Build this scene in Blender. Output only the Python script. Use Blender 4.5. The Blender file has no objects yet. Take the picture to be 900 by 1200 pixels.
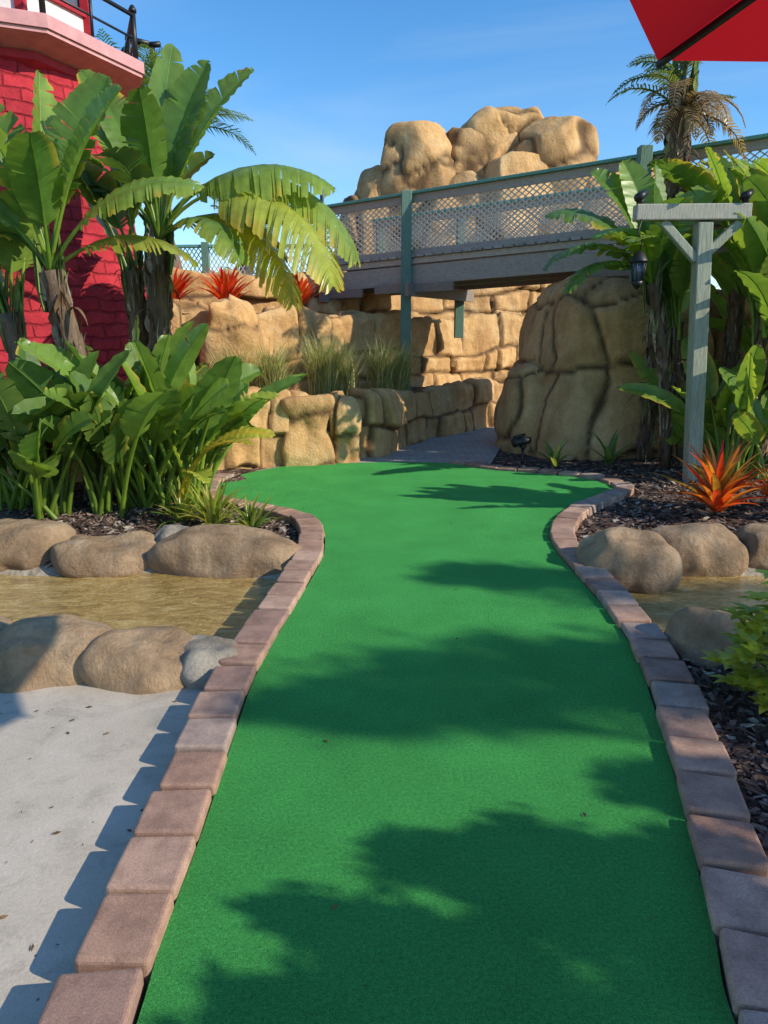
import bpy, bmesh, math, random
from mathutils import Vector, Matrix, noise
R = random.Random(7)
rad = math.radians
scene = bpy.context.scene
SUN_EL = rad(30.5); SUN_H = Vector((.92,-.39,0)).normalized()
SUN = (SUN_H*math.cos(SUN_EL)+Vector((0,0,math.sin(SUN_EL)))).normalized()

# ------------------------------------------------------------ helpers
def link(o,parent=None):
    scene.collection.objects.link(o)
    if parent: o.parent=parent
    return o
def empty(name,loc=(0,0,0)):
    o=bpy.data.objects.new(name,None); o.empty_display_size=.2
    return link(o)
class MB:
    def __init__(s): s.v=[];s.f=[];s.c=[]
    def add(s,vs,fs,cols):
        b=len(s.v); s.v.extend([tuple(v) for v in vs])
        s.f.extend([tuple(i+b for i in f) for f in fs])
        if isinstance(cols,tuple): s.c.extend([cols]*len(vs))
        else: s.c.extend(cols)
    def build(s,name,mat,parent=None,smooth=True,bevel=0,seg=2):
        me=bpy.data.meshes.new(name); me.from_pydata(s.v,[],s.f)
        a=me.color_attributes.new("Col",'FLOAT_COLOR','POINT')
        flat=[]
        for c in s.c: flat.extend((c[0],c[1],c[2],1.0))
        a.data.foreach_set("color",flat)
        me.materials.append(mat)
        if smooth: me.polygons.foreach_set("use_smooth",[True]*len(me.polygons))
        me.update()
        o=bpy.data.objects.new(name,me); link(o,parent)
        if bevel:
            m=o.modifiers.new("bevel",'BEVEL'); m.width=bevel; m.segments=seg; m.limit_method='ANGLE'
        return o
def V(*a): return Vector(a)
def sstep(a,b,x):
    t=max(0,min(1,(x-a)/(b-a))); return t*t*(3-2*t)
def fr(x): return x-math.floor(x)
def hsh(p): return fr(math.sin(p[0]*127.1+p[1]*311.7+p[2]*74.7)*43758.5453)
def beam(mb,p0,p1,w,h,col=(.5,.5,.5)):
    p0=Vector(p0);p1=Vector(p1);d=(p1-p0).normalized()
    sd=d.cross(V(0,0,1))
    if sd.length<.05: sd=V(1,0,0)
    sd.normalize(); up=sd.cross(d)
    vs=[]
    for p in (p0,p1):
        for a,b in ((-1,-1),(1,-1),(1,1),(-1,1)): vs.append(p+sd*a*w/2+up*b*h/2)
    mb.add(vs,[(0,1,2,3),(7,6,5,4),(0,4,5,1),(1,5,6,2),(2,6,7,3),(3,7,4,0)],col)
def tube(mb,pts,rs,n=8,col=(.5,.5,.5),cap=True,nz=0,seed=0):
    vs=[];fs=[];m=len(pts)
    for i,p in enumerate(pts):
        p=Vector(p)
        d=(Vector(pts[min(i+1,m-1)])-Vector(pts[max(i-1,0)])).normalized()
        a=d.cross(V(0,1,0.01)); 
        if a.length<.1: a=d.cross(V(1,0,0))
        a.normalize(); b=d.cross(a)
        for k in range(n):
            t=2*math.pi*k/n; r=rs[i] if hasattr(rs,'__len__') else rs
            q=a*math.cos(t)+b*math.sin(t)
            if nz: r*=1+nz*noise.noise(V(q.x*2+seed,q.y*2,i*1.3))
            vs.append(p+q*r)
    for i in range(m-1):
        for k in range(n):
            fs.append((i*n+k,i*n+(k+1)%n,(i+1)*n+(k+1)%n,(i+1)*n+k))
    if cap: fs.append(tuple(range(n))[::-1]); fs.append(tuple((m-1)*n+k for k in range(n)))
    mb.add(vs,fs,col)
def catmull(P,closed=False,sub=12):
    out=[];n=len(P)
    rng=range(n if closed else n-1)
    for i in rng:
        g=(lambda j:P[j%n]) if closed else (lambda j:P[max(0,min(n-1,j))])
        p0,p1,p2,p3=[Vector(g(i+k)) for k in (-1,0,1,2)]
        for s in range(sub):
            t=s/sub
            out.append(.5*((2*p1)+(p2-p0)*t+(2*p0-5*p1+4*p2-p3)*t*t+(3*p1-p0-3*p2+p3)*t**3))
    if not closed: out.append(Vector(P[-1]))
    return out
def resample(P,step):
    L=[0]
    for a,b in zip(P,P[1:]): L.append(L[-1]+(b-a).length)
    n=max(2,int(round(L[-1]/step))); out=[];j=0
    for i in range(n+1):
        s=L[-1]*i/n
        while j<len(L)-2 and L[j+1]<s: j+=1
        t=(s-L[j])/max(1e-9,L[j+1]-L[j]); out.append(P[j].lerp(P[j+1],min(1,t)))
    return out
# carved block layout (courses of irregular stones) -> edge distance, id, local coords
_rows={}
def blocks(s,q,seed,rowh,colw):
    key=(seed,rowh)
    if key not in _rows:
        rr=random.Random(seed*13+1); b=[-3.0]
        while b[-1]<30: b.append(b[-1]+rowh*rr.uniform(.6,1.45))
        _rows[key]=b
    b=_rows[key]; i=0
    while b[i+1]<q: i+=1
    key2=(seed,rowh,i)
    if key2 not in _rows:
        rr=random.Random(seed*131+i*17); c=[-40-rr.random()*colw]
        while c[-1]<60: c.append(c[-1]+colw*rr.uniform(.5,1.8))
        _rows[key2]=c
    c=_rows[key2]; lo,hi=0,len(c)-1
    while hi-lo>1:
        m_=(lo+hi)//2
        if c[m_]<=s: lo=m_
        else: hi=m_
    ds=min(s-c[lo],c[lo+1]-s); dq=min(q-b[i],b[i+1]-q)
    rdi=.06
    if ds<rdi and dq<rdi: ed=max(0,rdi-math.hypot(rdi-ds,rdi-dq))
    else: ed=min(ds,dq)
    h=hsh((lo*1.3+seed,i*2.7,.5)); h2=hsh((lo*2.3,i*1.1+seed,.9)); h3=hsh((lo*.7,i*5.1,seed*.77))
    return ed,h,h2,h3,s-(c[lo]+c[lo+1])/2,q-(b[i]+b[i+1])/2

# ------------------------------------------------------------ materials
class M:
    def __init__(s,name,rough=.8,spec=.3):
        s.m=bpy.data.materials.new(name); s.m.use_nodes=True
        s.n=s.m.node_tree.nodes; s.l=s.m.node_tree.links
        s.b=s.n["Principled BSDF"]; s.out=s.n["Material Output"]
        s.b.inputs["Roughness"].default_value=rough
        s.b.inputs["Specular IOR Level"].default_value=spec
        s.tc=s.n.new("ShaderNodeTexCoord").outputs["Object"]
    def lk(s,a,b): s.l.new(a,b)
    def map(s,scale):
        n=s.n.new("ShaderNodeMapping"); n.inputs["Scale"].default_value=scale
        s.lk(s.tc,n.inputs["Vector"]); return n.outputs["Vector"]
    def noise(s,sc,det=5,rough=.6,vec=None,dist=0):
        n=s.n.new("ShaderNodeTexNoise"); n.inputs["Scale"].default_value=sc
        n.inputs["Detail"].default_value=det; n.inputs["Roughness"].default_value=rough
        n.inputs["Distortion"].default_value=dist
        s.lk(vec or s.tc,n.inputs["Vector"]); return n.outputs["Fac"]
    def ramp(s,fac,stops):
        n=s.n.new("ShaderNodeValToRGB"); e=n.color_ramp.elements
        while len(e)<len(stops): e.new(.5)
        for i,(p,c) in enumerate(stops):
            e[i].position=p; e[i].color=(c,c,c,1) if not hasattr(c,'__len__') else (*c,1)
        s.lk(fac,n.inputs["Fac"]); return n.outputs["Color"]
    def mix(s,a,b,fac=.5,mode='MIX'):
        n=s.n.new("ShaderNodeMix"); n.data_type='RGBA'; n.blend_type=mode
        for idx,x in ((6,a),(7,b)):
            if hasattr(x,'is_linked'): s.lk(x,n.inputs[idx])
            else: n.inputs[idx].default_value=(*x,1) if hasattr(x,'__len__') else (x,x,x,1)
        if hasattr(fac,'is_linked'): s.lk(fac,n.inputs[0])
        else: n.inputs[0].default_value=fac
        return n.outputs[2]
    def math(s,op,a,b=0):
        n=s.n.new("ShaderNodeMath"); n.operation=op
        for i,x in enumerate((a,b)):
            if hasattr(x,'is_linked'): s.lk(x,n.inputs[i])
            else: n.inputs[i].default_value=x
        return n.outputs[0]
    def attr(s,name="Col"):
        n=s.n.new("ShaderNodeAttribute"); n.attribute_name=name; return n.outputs["Color"]
    def sep(s,c):
        n=s.n.new("ShaderNodeSeparateColor"); s.lk(c,n.inputs[0]); return n.outputs
    def bump(s,h,strength=.5,dist=.02,prev=None):
        n=s.n.new("ShaderNodeBump"); n.inputs["Strength"].default_value=strength
        n.inputs["Distance"].default_value=dist; s.lk(h,n.inputs["Height"])
        if prev is not None: s.lk(prev,n.inputs["Normal"])
        s.lk(n.outputs[0],s.b.inputs["Normal"]); return n.outputs[0]
    def col(s,c):
        if hasattr(c,'is_linked'): s.lk(c,s.b.inputs["Base Color"])
        else: s.b.inputs["Base Color"].default_value=(*c,1)

def rock_mat(name,dark,mid,light,crackc,stain=.6):
    m=M(name,.85,.2)
    at=m.sep(m.attr())
    n1=m.noise(1.3,6,.65,dist=.4); n2=m.noise(6,6,.7); n3=m.noise(2.2,5,.6,vec=m.map((1.6,1.6,.35)))
    base=m.ramp(m.math('ADD',m.math('MULTIPLY',n1,.6),m.math('MULTIPLY',n2,.4)),[(.3,dark),(.5,mid),(.68,light)])
    base=m.mix(base,m.ramp(n3,[(.36,(.5,.43,.38)),(.58,(1,1,1))]),stain,'MULTIPLY')
    base=m.mix(base,m.ramp(at[1],[(0,(.82,.78,.74)),(1,(1.12,1.07,1.0))]),.9,'MULTIPLY')
    base=m.mix(base,crackc,m.math('MULTIPLY',at[0],.85))
    base=m.mix(base,m.ramp(m.noise(40,4,.7),[(.3,.75),(.7,1.1)]),.7,'MULTIPLY')
    m.col(base)
    p=m.bump(m.noise(7,9,.72,dist=.3),.75,.07); m.bump(m.noise(55,5,.7),.5,.008,p)
    return m.m
ROCK=rock_mat("sandstone_rock",(.50,.28,.11),(.71,.445,.20),(.82,.60,.33),(.06,.034,.02),.5)
BOULD=rock_mat("creek_boulder_rock",(.24,.165,.10),(.44,.31,.19),(.60,.47,.33),(.07,.05,.04))
GREYB=rock_mat("grey_boulder_rock",(.22,.2,.17),(.36,.33,.28),(.5,.46,.4),(.1,.08,.06))

def foliage(name,trans=.35,rough=.38):
    m=M(name,rough,.45)
    c=m.mix(m.attr(),m.ramp(m.noise(7,4,.6),[(.3,.7),(.7,1.25)]),.8,'MULTIPLY')
    m.col(c)
    t=m.n.new("ShaderNodeBsdfTranslucent"); m.lk(m.mix(c,(2.0,1.9,1.0),1,'MULTIPLY'),t.inputs["Color"])
    mx=m.n.new("ShaderNodeMixShader"); mx.inputs[0].default_value=trans
    m.lk(m.b.outputs[0],mx.inputs[1]); m.lk(t.outputs[0],mx.inputs[2]); m.lk(mx.outputs[0],m.out.inputs["Surface"])
    return m.m
LEAF=foliage("leaf_green",.35,.33)
PETAL=foliage("bromeliad_leaf",.4,.3)
DRY=foliage("dry_grass_leaf",.3,.7)
def attrmat(name,rough=.8,bs=30,bstr=.6,bd=.01,vecs=None,spec=.25,lo=.6,hi=1.3):
    m=M(name,rough,spec); v=m.map(vecs) if vecs else None
    n=m.noise(bs,6,.7,vec=v)
    m.col(m.mix(m.attr(),m.ramp(n,[(.3,lo),(.7,hi)]),.8,'MULTIPLY')); m.bump(n,bstr,bd); return m.m
BARK=attrmat("trunk_bark",.9,22,.9,.03,(1,1,.3),lo=.35,hi=1.5)
CHIP=attrmat("mulch_chip",.9,60)
WOOD=attrmat("weathered_wood",.85,14,.6,.01,(1,1,6))
POSTW=attrmat("painted_post_wood",.75,14,.6,.01,(5,5,.5))
METAL=attrmat("black_metal",.45,80,.1,.002,spec=.5)
NET=attrmat("rail_netting",.7,50,.1,.002)
# turf
m=M("golf_turf",.85,.12)
f1=m.noise(300,3,.8); f2=m.noise(80,4,.75); f3=m.noise(2.2,4,.6)
c=m.ramp(f1,[(.32,(.024,.20,.040)),(.5,(.072,.43,.088)),(.68,(.16,.68,.19))])
c=m.mix(c,m.ramp(f2,[(.32,.62),(.68,1.28)]),.8,'MULTIPLY'); c=m.mix(c,m.ramp(f3,[(.3,.86),(.7,1.1)]),1,'MULTIPLY')
m.col(c); p=m.bump(f1,1,.008); m.bump(f2,.8,.014,p); TURF=m.m
# brick
m=M("edging_brick",.9,.15)
c=m.mix(m.attr(),m.ramp(m.noise(160,3,.8),[(.3,.62),(.5,1),(.75,1.35)]),.8,'MULTIPLY')
c=m.mix(c,m.ramp(m.noise(9,5,.65),[(.35,(.62,.6,.6)),(.6,(1.08,1.05,1.02))]),.8,'MULTIPLY')
m.col(c); m.bump(m.noise(170,4,.8),.6,.004); BRICK=m.m
# concrete
def concrete(name,a,b,cr=False):
    m=M(name,.85,.2)
    c=m.ramp(m.noise(1.6,7,.65),[(.3,a),(.7,b)])
    c=m.mix(c,m.ramp(m.noise(120,3,.8),[(.3,.82),(.7,1.1)]),.7,'MULTIPLY')
    c=m.mix(c,m.ramp(m.noise(4.5,6,.75,dist=.5),[(.35,.72),(.5,1)]),.7,'MULTIPLY')
    v0=m.n.new("ShaderNodeTexVoronoi"); v0.inputs["Scale"].default_value=13; m.lk(m.tc,v0.inputs["Vector"])
    pit=m.math('MULTIPLY',m.math('LESS_THAN',v0.outputs["Distance"],.075),m.math('GREATER_THAN',m.sep(v0.outputs["Color"])[0],.6))
    c=m.mix(c,(.12,.10,.08),m.math('MULTIPLY',pit,.8))
    h=m.noise(80,5,.7)
    if cr:
        v=m.n.new("ShaderNodeTexBrick"); v.inputs["Scale"].default_value=2.2; v.inputs["Mortar Size"].default_value=.015
        m.lk(m.tc,v.inputs["Vector"]); c=m.mix(c,m.ramp(v.outputs["Fac"],[(0,1),(1,.5)]),.8,'MULTIPLY')
    m.col(c); m.bump(h,.5,.005); return m.m
CONC=concrete("pale_concrete",(.46,.385,.29),(.63,.54,.43))
PATHM=concrete("path_concrete",(.32,.29,.26),(.44,.39,.35),True)
# terrain
m=M("mulch_ground",.95,.1)
at=m.sep(m.attr())
v=m.n.new("ShaderNodeTexVoronoi"); v.inputs["Scale"].default_value=28; m.lk(m.map((1,.5,1)),v.inputs["Vector"])
cc=m.ramp(m.sep(v.outputs["Color"])[0],[(0,(.03,.02,.016)),(.5,(.09,.058,.044)),(.85,(.17,.115,.088)),(1,(.30,.23,.18))])
cc=m.mix(cc,m.ramp(m.noise(40,5,.7),[(.3,.5),(.7,1.3)]),.8,'MULTIPLY')
sand=m.ramp(m.noise(14,6,.7),[(.3,(.22,.17,.11)),(.7,(.48,.41,.31))])
m.col(m.mix(cc,sand,m.ramp(at[0],[(.05,0.0),(.25,1.0)]))); p=m.bump(v.outputs["Distance"],.6,.015); m.bump(m.noise(60,5,.7),.5,.01,p); TERR=m.m
m=M("far_ground",.95,.1); m.col(m.ramp(m.noise(.6,6,.6),[(.3,(.05,.07,.03)),(.7,(.14,.13,.07))])); FAR=m.m
# water
m=M("creek_water",.05,.6)
m.col(m.ramp(m.noise(5,7,.75,vec=m.map((1,2.2,1)),dist=1),[(.3,(.19,.11,.03)),(.5,(.42,.27,.08)),(.64,(.58,.42,.17)),(.78,(.75,.66,.45))]))
m.bump(m.noise(16,5,.6,vec=m.map((1,2,1)),dist=1.2),.7,.04); WATER=m.m
# red rendered blockwork of the lighthouse: courses follow the wall (attribute = arc length, height)
m=M("red_blockwork",.75,.25)
vs_=m.n.new("ShaderNodeVectorMath"); vs_.operation='SCALE'; vs_.inputs[3].default_value=10; m.lk(m.attr(),vs_.inputs[0])
nw=m.n.new("ShaderNodeTexNoise"); nw.inputs["Scale"].default_value=3.5; nw.inputs["Detail"].default_value=4; m.lk(m.tc,nw.inputs["Vector"])
va=m.n.new("ShaderNodeVectorMath"); va.operation='MULTIPLY_ADD'; va.inputs[1].default_value=(.12,.12,.0)
m.lk(nw.outputs["Color"],va.inputs[0]); m.lk(vs_.outputs[0],va.inputs[2])
bt=m.n.new("ShaderNodeTexBrick"); bt.inputs["Scale"].default_value=1.0; bt.inputs["Brick Width"].default_value=.42; bt.inputs["Row Height"].default_value=.15
bt.inputs["Mortar Size"].default_value=.022; bt.inputs["Mortar Smooth"].default_value=1.0; bt.inputs["Bias"].default_value=0
bt.inputs["Color1"].default_value=(.8,.8,.8,1); bt.inputs["Color2"].default_value=(1.15,1.15,1.15,1); bt.inputs["Mortar"].default_value=(.55,.55,.55,1)
m.lk(va.outputs[0],bt.inputs["Vector"])
m.col(m.mix(m.ramp(m.noise(5,6,.7),[(.3,(.38,.018,.030)),(.7,(.56,.04,.055))]),bt.outputs["Color"],.7,'MULTIPLY'))
inv=m.math('SUBTRACT',1.0,bt.outputs["Fac"])
p=m.bump(inv,.7,.03); p=m.bump(m.noise(11,6,.75),.7,.04,p); m.bump(m.noise(45,5,.7),.5,.01,p); RED=m.m
def plain(name,c,rough=.6,var=.15):
    m=M(name,rough,.3); m.col(m.ramp(m.noise(8,5,.6),[(.3,tuple(x*(1-var) for x in c)),(.7,tuple(min(.9,x*(1+var)) for x in c))]))
    m.bump(m.noise(60,3,.6),.15,.003); return m.m
WHITE=plain("white_paint",(.72,.66,.64)); PINK=plain("pink_trim_paint",(.62,.30,.29)); TRIMR=plain("red_trim_paint",(.4,.02,.03))
m=M("window_glass",.08,.6); m.col(m.ramp(m.noise(1,2),[(.3,(.04,.06,.09)),(.7,(.08,.11,.15))])); GLASS=m.m
# umbrella cloth
m=M("umbrella_cloth",.8,.2); n=m.noise(400,2); c=m.ramp(n,[(.3,(.46,.010,.014)),(.7,(.56,.014,.02))]); m.col(c)
t=m.n.new("ShaderNodeBsdfTranslucent"); t.inputs["Color"].default_value=(.8,.018,.025,1)
mx=m.n.new("ShaderNodeMixShader"); mx.inputs[0].default_value=.5
m.lk(m.b.outputs[0],mx.inputs[1]); m.lk(t.outputs[0],mx.inputs[2]); m.lk(mx.outputs[0],m.out.inputs["Surface"]); CLOTH=m.m

# ------------------------------------------------------------ world, sun, camera
W=bpy.data.worlds.new("World"); scene.world=W; W.use_nodes=True
nt=W.node_tree; bg=nt.nodes["Background"]
sky=nt.nodes.new("ShaderNodeTexSky"); sky.sky_type='NISHITA'; sky.sun_disc=False
sky.sun_elevation=SUN_EL; sky.sun_rotation=math.atan2(SUN_H.x,SUN_H.y); sky.air_density=1.0; sky.dust_density=.1; sky.ozone_density=3.0
hs=nt.nodes.new("ShaderNodeHueSaturation"); hs.inputs["Saturation"].default_value=1.28; hs.inputs["Value"].default_value=1.45
nt.links.new(sky.outputs[0],hs.inputs["Color"])
tc=nt.nodes.new("ShaderNodeTexCoord"); mp=nt.nodes.new("ShaderNodeMapping"); mp.inputs["Scale"].default_value=(1.0,1.0,4); mp.inputs["Rotation"].default_value=(0,.3,.4)
nz=nt.nodes.new("ShaderNodeTexNoise"); nz.inputs["Scale"].default_value=1.6; nz.inputs["Detail"].default_value=9; nz.inputs["Distortion"].default_value=.8
rp=nt.nodes.new("ShaderNodeValToRGB"); rp.color_ramp.elements[0].position=.46; rp.color_ramp.elements[0].color=(0,0,0,1); rp.color_ramp.elements[1].position=.85; rp.color_ramp.elements[1].color=(.34,.34,.34,1)
mixn=nt.nodes.new("ShaderNodeMix"); mixn.data_type='RGBA'; mixn.inputs[7].default_value=(5.2,5.8,6.6,1)
nt.links.new(tc.outputs["Generated"],mp.inputs[0]); nt.links.new(mp.outputs[0],nz.inputs["Vector"]); nt.links.new(nz.outputs["Fac"],rp.inputs[0])
nt.links.new(rp.outputs[0],mixn.inputs[0]); nt.links.new(hs.outputs[0],mixn.inputs[6]); nt.links.new(mixn.outputs[2],bg.inputs[0])
bg.inputs[1].default_value=.15
sl=bpy.data.lights.new("sun",'SUN'); sl.energy=5; sl.angle=rad(.5); sl.color=(1,.92,.77)
so=bpy.data.objects.new("sun",sl); link(so); so.rotation_euler=SUN.to_track_quat('Z','Y').to_euler(); so.location=(8,-4,8)
cd=bpy.data.cameras.new("camera"); co=bpy.data.objects.new("camera",cd); link(co)
cd.sensor_fit='VERTICAL'; cd.sensor_height=24; cd.lens=17.4; cd.clip_end=2000; cd.clip_start=.05
co.location=(0,0,1.55); co.rotation_euler=(rad(90-13),0,0); scene.camera=co
scene.view_settings.view_transform='Standard'; scene.view_settings.look='None'; scene.view_settings.exposure=0

# ------------------------------------------------------------ golf green
leftE=[(-.50,-1.2),(-.53,0),(-.56,.8),(-.576,1.416),(-.590,1.669),(-.588,2.006),(-.597,2.478),(-.611,3.185),(-.580,3.69),(-.518,4.363),(-.45,5.304),(-.518,6.07),(-.68,6.55),(-.966,6.82),(-1.335,7.08),(-1.69,7.494),(-1.81,8.05),(-1.74,8.55)]
farE=[(-1.5,9.0),(-1.09,9.38),(-.11,9.6),(.4,9.62)]
rightE=[(.85,9.52),(1.266,9.06),(1.93,8.72),(2.40,8.36),(2.48,7.85),(2.24,7.494),(1.857,7.0),(1.583,6.55),(1.36,5.93),(1.30,5.304),(1.311,4.363),(1.292,3.69),(1.218,3.185),(1.073,2.478),(.961,2.006),(.881,1.669),(.818,1.416),(.77,.8),(.74,0),(.72,-1.2)]
z0=lambda P:[V(x,y,0) for x,y in P]
outline=catmull(z0(leftE+farE+rightE),False,6)
OUT=[(p.x,p.y) for p in outline]
def inside(x,y):
    c=False;n=len(OUT);j=n-1
    for i in range(n):
        xi,yi=OUT[i];xj,yj=OUT[j]
        if (yi>y)!=(yj>y) and x<(xj-xi)*(y-yi)/(yj-yi)+xi: c=not c
        j=i
    return c
def dist(x,y): return min((x-a)**2+(y-b)**2 for a,b in OUT)**.5
bm=bmesh.new(); vs=[bm.verts.new(p) for p in outline]; f=bm.faces.new(vs)
ret=bmesh.ops.extrude_face_region(bm,geom=[f])
for g in ret['geom']:
    if isinstance(g,bmesh.types.BMVert): g.co.z-=.05
bmesh.ops.triangulate(bm,faces=bm.faces[:]); bmesh.ops.recalc_face_normals(bm,faces=bm.faces[:])
me=bpy.data.meshes.new("golf_green"); bm.to_mesh(me); me.materials.append(TURF)
link(bpy.data.objects.new("golf_green",me))

# brick edging
def edging(P,sgn,seed):
    rr=random.Random(seed); mb=MB()
    pts=resample(catmull(z0(P),False,10),.125)
    i=0
    while i+2<len(pts):
        n=2
        a=pts[i]; b=pts[i+n]; c=(a+b)/2; t=(b-a).normalized(); nrm=V(t.y,-t.x,0)*sgn
        L=(b-a).length-.012; w=.2+rr.uniform(-.008,.008)
        c=c+nrm*(w/2+.004+rr.uniform(-.008,.008)); zt=.038+rr.uniform(-.007,.007); an=rr.uniform(-.03,.03)
        t2=Matrix.Rotation(an,3,'Z')@t; n2=V(t2.y,-t2.x,0)*sgn
        k=rr.random(); col=V(.39,.235,.165).lerp(V(.52,.34,.25),k)
        if rr.random()<.25: col=V(.34,.21,.16)
        if rr.random()<.12: col=V(.42,.31,.25)
        vv=[]
        tl=rr.uniform(-.004,.004)
        for z in (-.17,zt):
            for s,u in ((-1,-1),(1,-1),(1,1),(-1,1)):
                vv.append(c+t2*s*L/2*(1 if u<0 else .94)+n2*u*w/2+V(0,0,z+(tl*s if z>0 else 0)))
        mb.add(vv,[(3,2,1,0),(4,5,6,7),(0,1,5,4),(1,2,6,5),(2,3,7,6),(3,0,4,7)],tuple(col))
        i+=n
    o=mb.build("brick_edging",BRICK,smooth=False,bevel=.014,seg=3)
    bmx=bmesh.new(); bmx.from_mesh(o.data); bmesh.ops.recalc_face_normals(bmx,faces=bmx.faces[:]); bmx.to_mesh(o.data)
edging(leftE,-1,3); edging(rightE,-1,5)

# ------------------------------------------------------------ terrain
def creek(x): return 4.45+.06*math.sin(x*2.1)
def zter(x,y):
    z=-.035+.018*noise.noise(V(x*2.3,y*2.3,0))
    d=abs(y-creek(x)); hw=.72+.06*math.sin(x*3.3)
    dip=1-sstep(hw-.18,hw+.12,d); z-=dip*.2
    if x<-.62 and y<3.5: z=min(z,-.035-.12*sstep(3.5,3.3,y))
    if not(-.7<x<2.6) and y>5: z+=.10*sstep(0,2.5,(x-2.6 if x>0 else -.7-x))*sstep(5,6.5,y)
    return z,dip
mb=MB(); nx,ny=230,210; x0,x1,y0,y1=-9,9,-1.5,16
for j in range(ny+1):
    for i in range(nx+1):
        x=x0+(x1-x0)*i/nx; y=y0+(y1-y0)*j/ny; z,d=zter(x,y); mb.v.append((x,y,z)); mb.c.append((d,0,0))
for j in range(ny):
    for i in range(nx):
        a=j*(nx+1)+i; mb.f.append((a,a+1,a+nx+2,a+nx+1))
mb.build("mulch_bed",TERR)
mb=MB(); S=600; mb.add([(-S,-S,-.26),(S,-S,-.26),(S,S,-.26),(-S,S,-.26)],[(0,1,2,3)],(.1,.1,.1)); mb.build("ground",FAR)
mb=MB(); nn=40
for j in range(6):
    for i in range(nn+1):
        x=-8+16*i/nn; mb.v.append((x,creek(x)-1.0+2.0*j/5,-.115)); mb.c.append((0,0,0))
for j in range(5):
    for i in range(nn): a=j*(nn+1)+i; mb.f.append((a,a+1,a+nn+2,a+nn+1))
mb.build("creek_water",WATER)
# concrete walk on the left
mb=MB()
def slab(mb,x0,x1,y0,y1,zt,zb):
    vv=[(x,y,z) for z in (zb,zt) for x,y in ((x0,y0),(x1,y0),(x1,y1),(x0,y1))]
    mb.add(vv,[(3,2,1,0),(4,5,6,7),(0,1,5,4),(1,2,6,5),(2,3,7,6),(3,0,4,7)],(.5,.5,.5))
slab(mb,-6,-.62,-1.4,3.42,-.07,-.22); mb.build("concrete_walkway",CONC,smooth=False,bevel=.01)
# path behind the green
mb=MB(); a=resample(catmull([V(-1.6,9.0,0),V(-.9,9.9,0),(V(-.1,10.5,0)),V(.6,12.2,0),V(2.0,14.4,0),V(2.7,16.5,0)]),.3)
b=resample(catmull([V(.9,8.9,0),V(1.3,9.3,0),V(1.5,10.0,0),V(1.9,11.5,0),V(2.8,13.5,0),V(3.6,16.5,0)]),.3)
n=min(len(a),len(b))-1
for i in range(n+1):
    p=a[int(i*(len(a)-1)/n)];q=b[int(i*(len(b)-1)/n)]
    mb.v+= [(p.x,p.y,-.008),(q.x,q.y,-.008)]; mb.c+=[(0,0,0)]*2
for i in range(n): mb.f.append((2*i,2*i+1,2*i+3,2*i+2))
mb.build("paved_path",PATHM,smooth=False)
# mulch chips
mb=MB()
def chips(n,xa,xb,ya,yb,sz):
    k=0
    while k<n:
        x=R.uniform(xa,xb);y=R.uniform(ya,yb)
        if inside(x,y) or dist(x,y)<.23: k+=1; continue
        if x<0 and y<5.2: k+=1; continue
        zz,d=zter(x,y)
        if d>.15: k+=1; continue
        L=R.uniform(.5,1.6)*sz; w=L*R.uniform(.15,.45); an=R.uniform(0,6.28); tl=R.uniform(-.5,.5); rl=R.uniform(-.6,.6)
        mt=Matrix.Rotation(an,3,'Z')@Matrix.Rotation(tl,3,'Y')@Matrix.Rotation(rl,3,'X')
        c=V(x,y,zz+R.uniform(.0,.02)); h=w*.25
        vv=[c+mt@V(sx*L/2*(1 if sy<0 else .7),sy*w/2,sz_*h/2) for sz_ in(-1,1) for sx,sy in((-1,-1),(1,-1),(1,1),(-1,1))]
        g=R.random(); col=(.07,.043,.033) if g<.35 else ((.14,.092,.07) if g<.7 else ((.24,.17,.13) if g<.91 else (.42,.36,.29)))
        mb.add(vv,[(3,2,1,0),(4,5,6,7),(0,1,5,4),(1,2,6,5),(2,3,7,6),(3,0,4,7)],col); k+=1
chips(5000,-3.2,-.5,5.2,8,.06); chips(6000,1.4,4.6,4.8,9.5,.06); chips(7000,.9,2.4,.9,3.9,.05)
mb.build("mulch_chips",CHIP,smooth=False)
# fallen leaf bits on the walkway, bricks and turf
mb=MB(); rr=random.Random(12)
for i in range(62):
    if i<50: x,y,z=rr.uniform(-1.9,-.85),rr.uniform(1.4,3.3),-.066
    else: x,y,z=rr.uniform(-.5,.9),rr.uniform(1.6,7),.004
    a=rr.uniform(0,6.28); L=rr.uniform(.004,.016); u=V(math.cos(a),math.sin(a),0); w_=V(-u.y,u.x,0)
    mb.add([V(x,y,z)-u*L,V(x,y,z+.004)-w_*L*.4,V(x,y,z+.002)+u*L,V(x,y,z)+w_*L*.4],[(0,1,2,3)],rr.choice([(.12,.07,.03),(.2,.13,.05),(.07,.05,.03)]))
mb.build("leaf_litter",CHIP,smooth=False)

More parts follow.
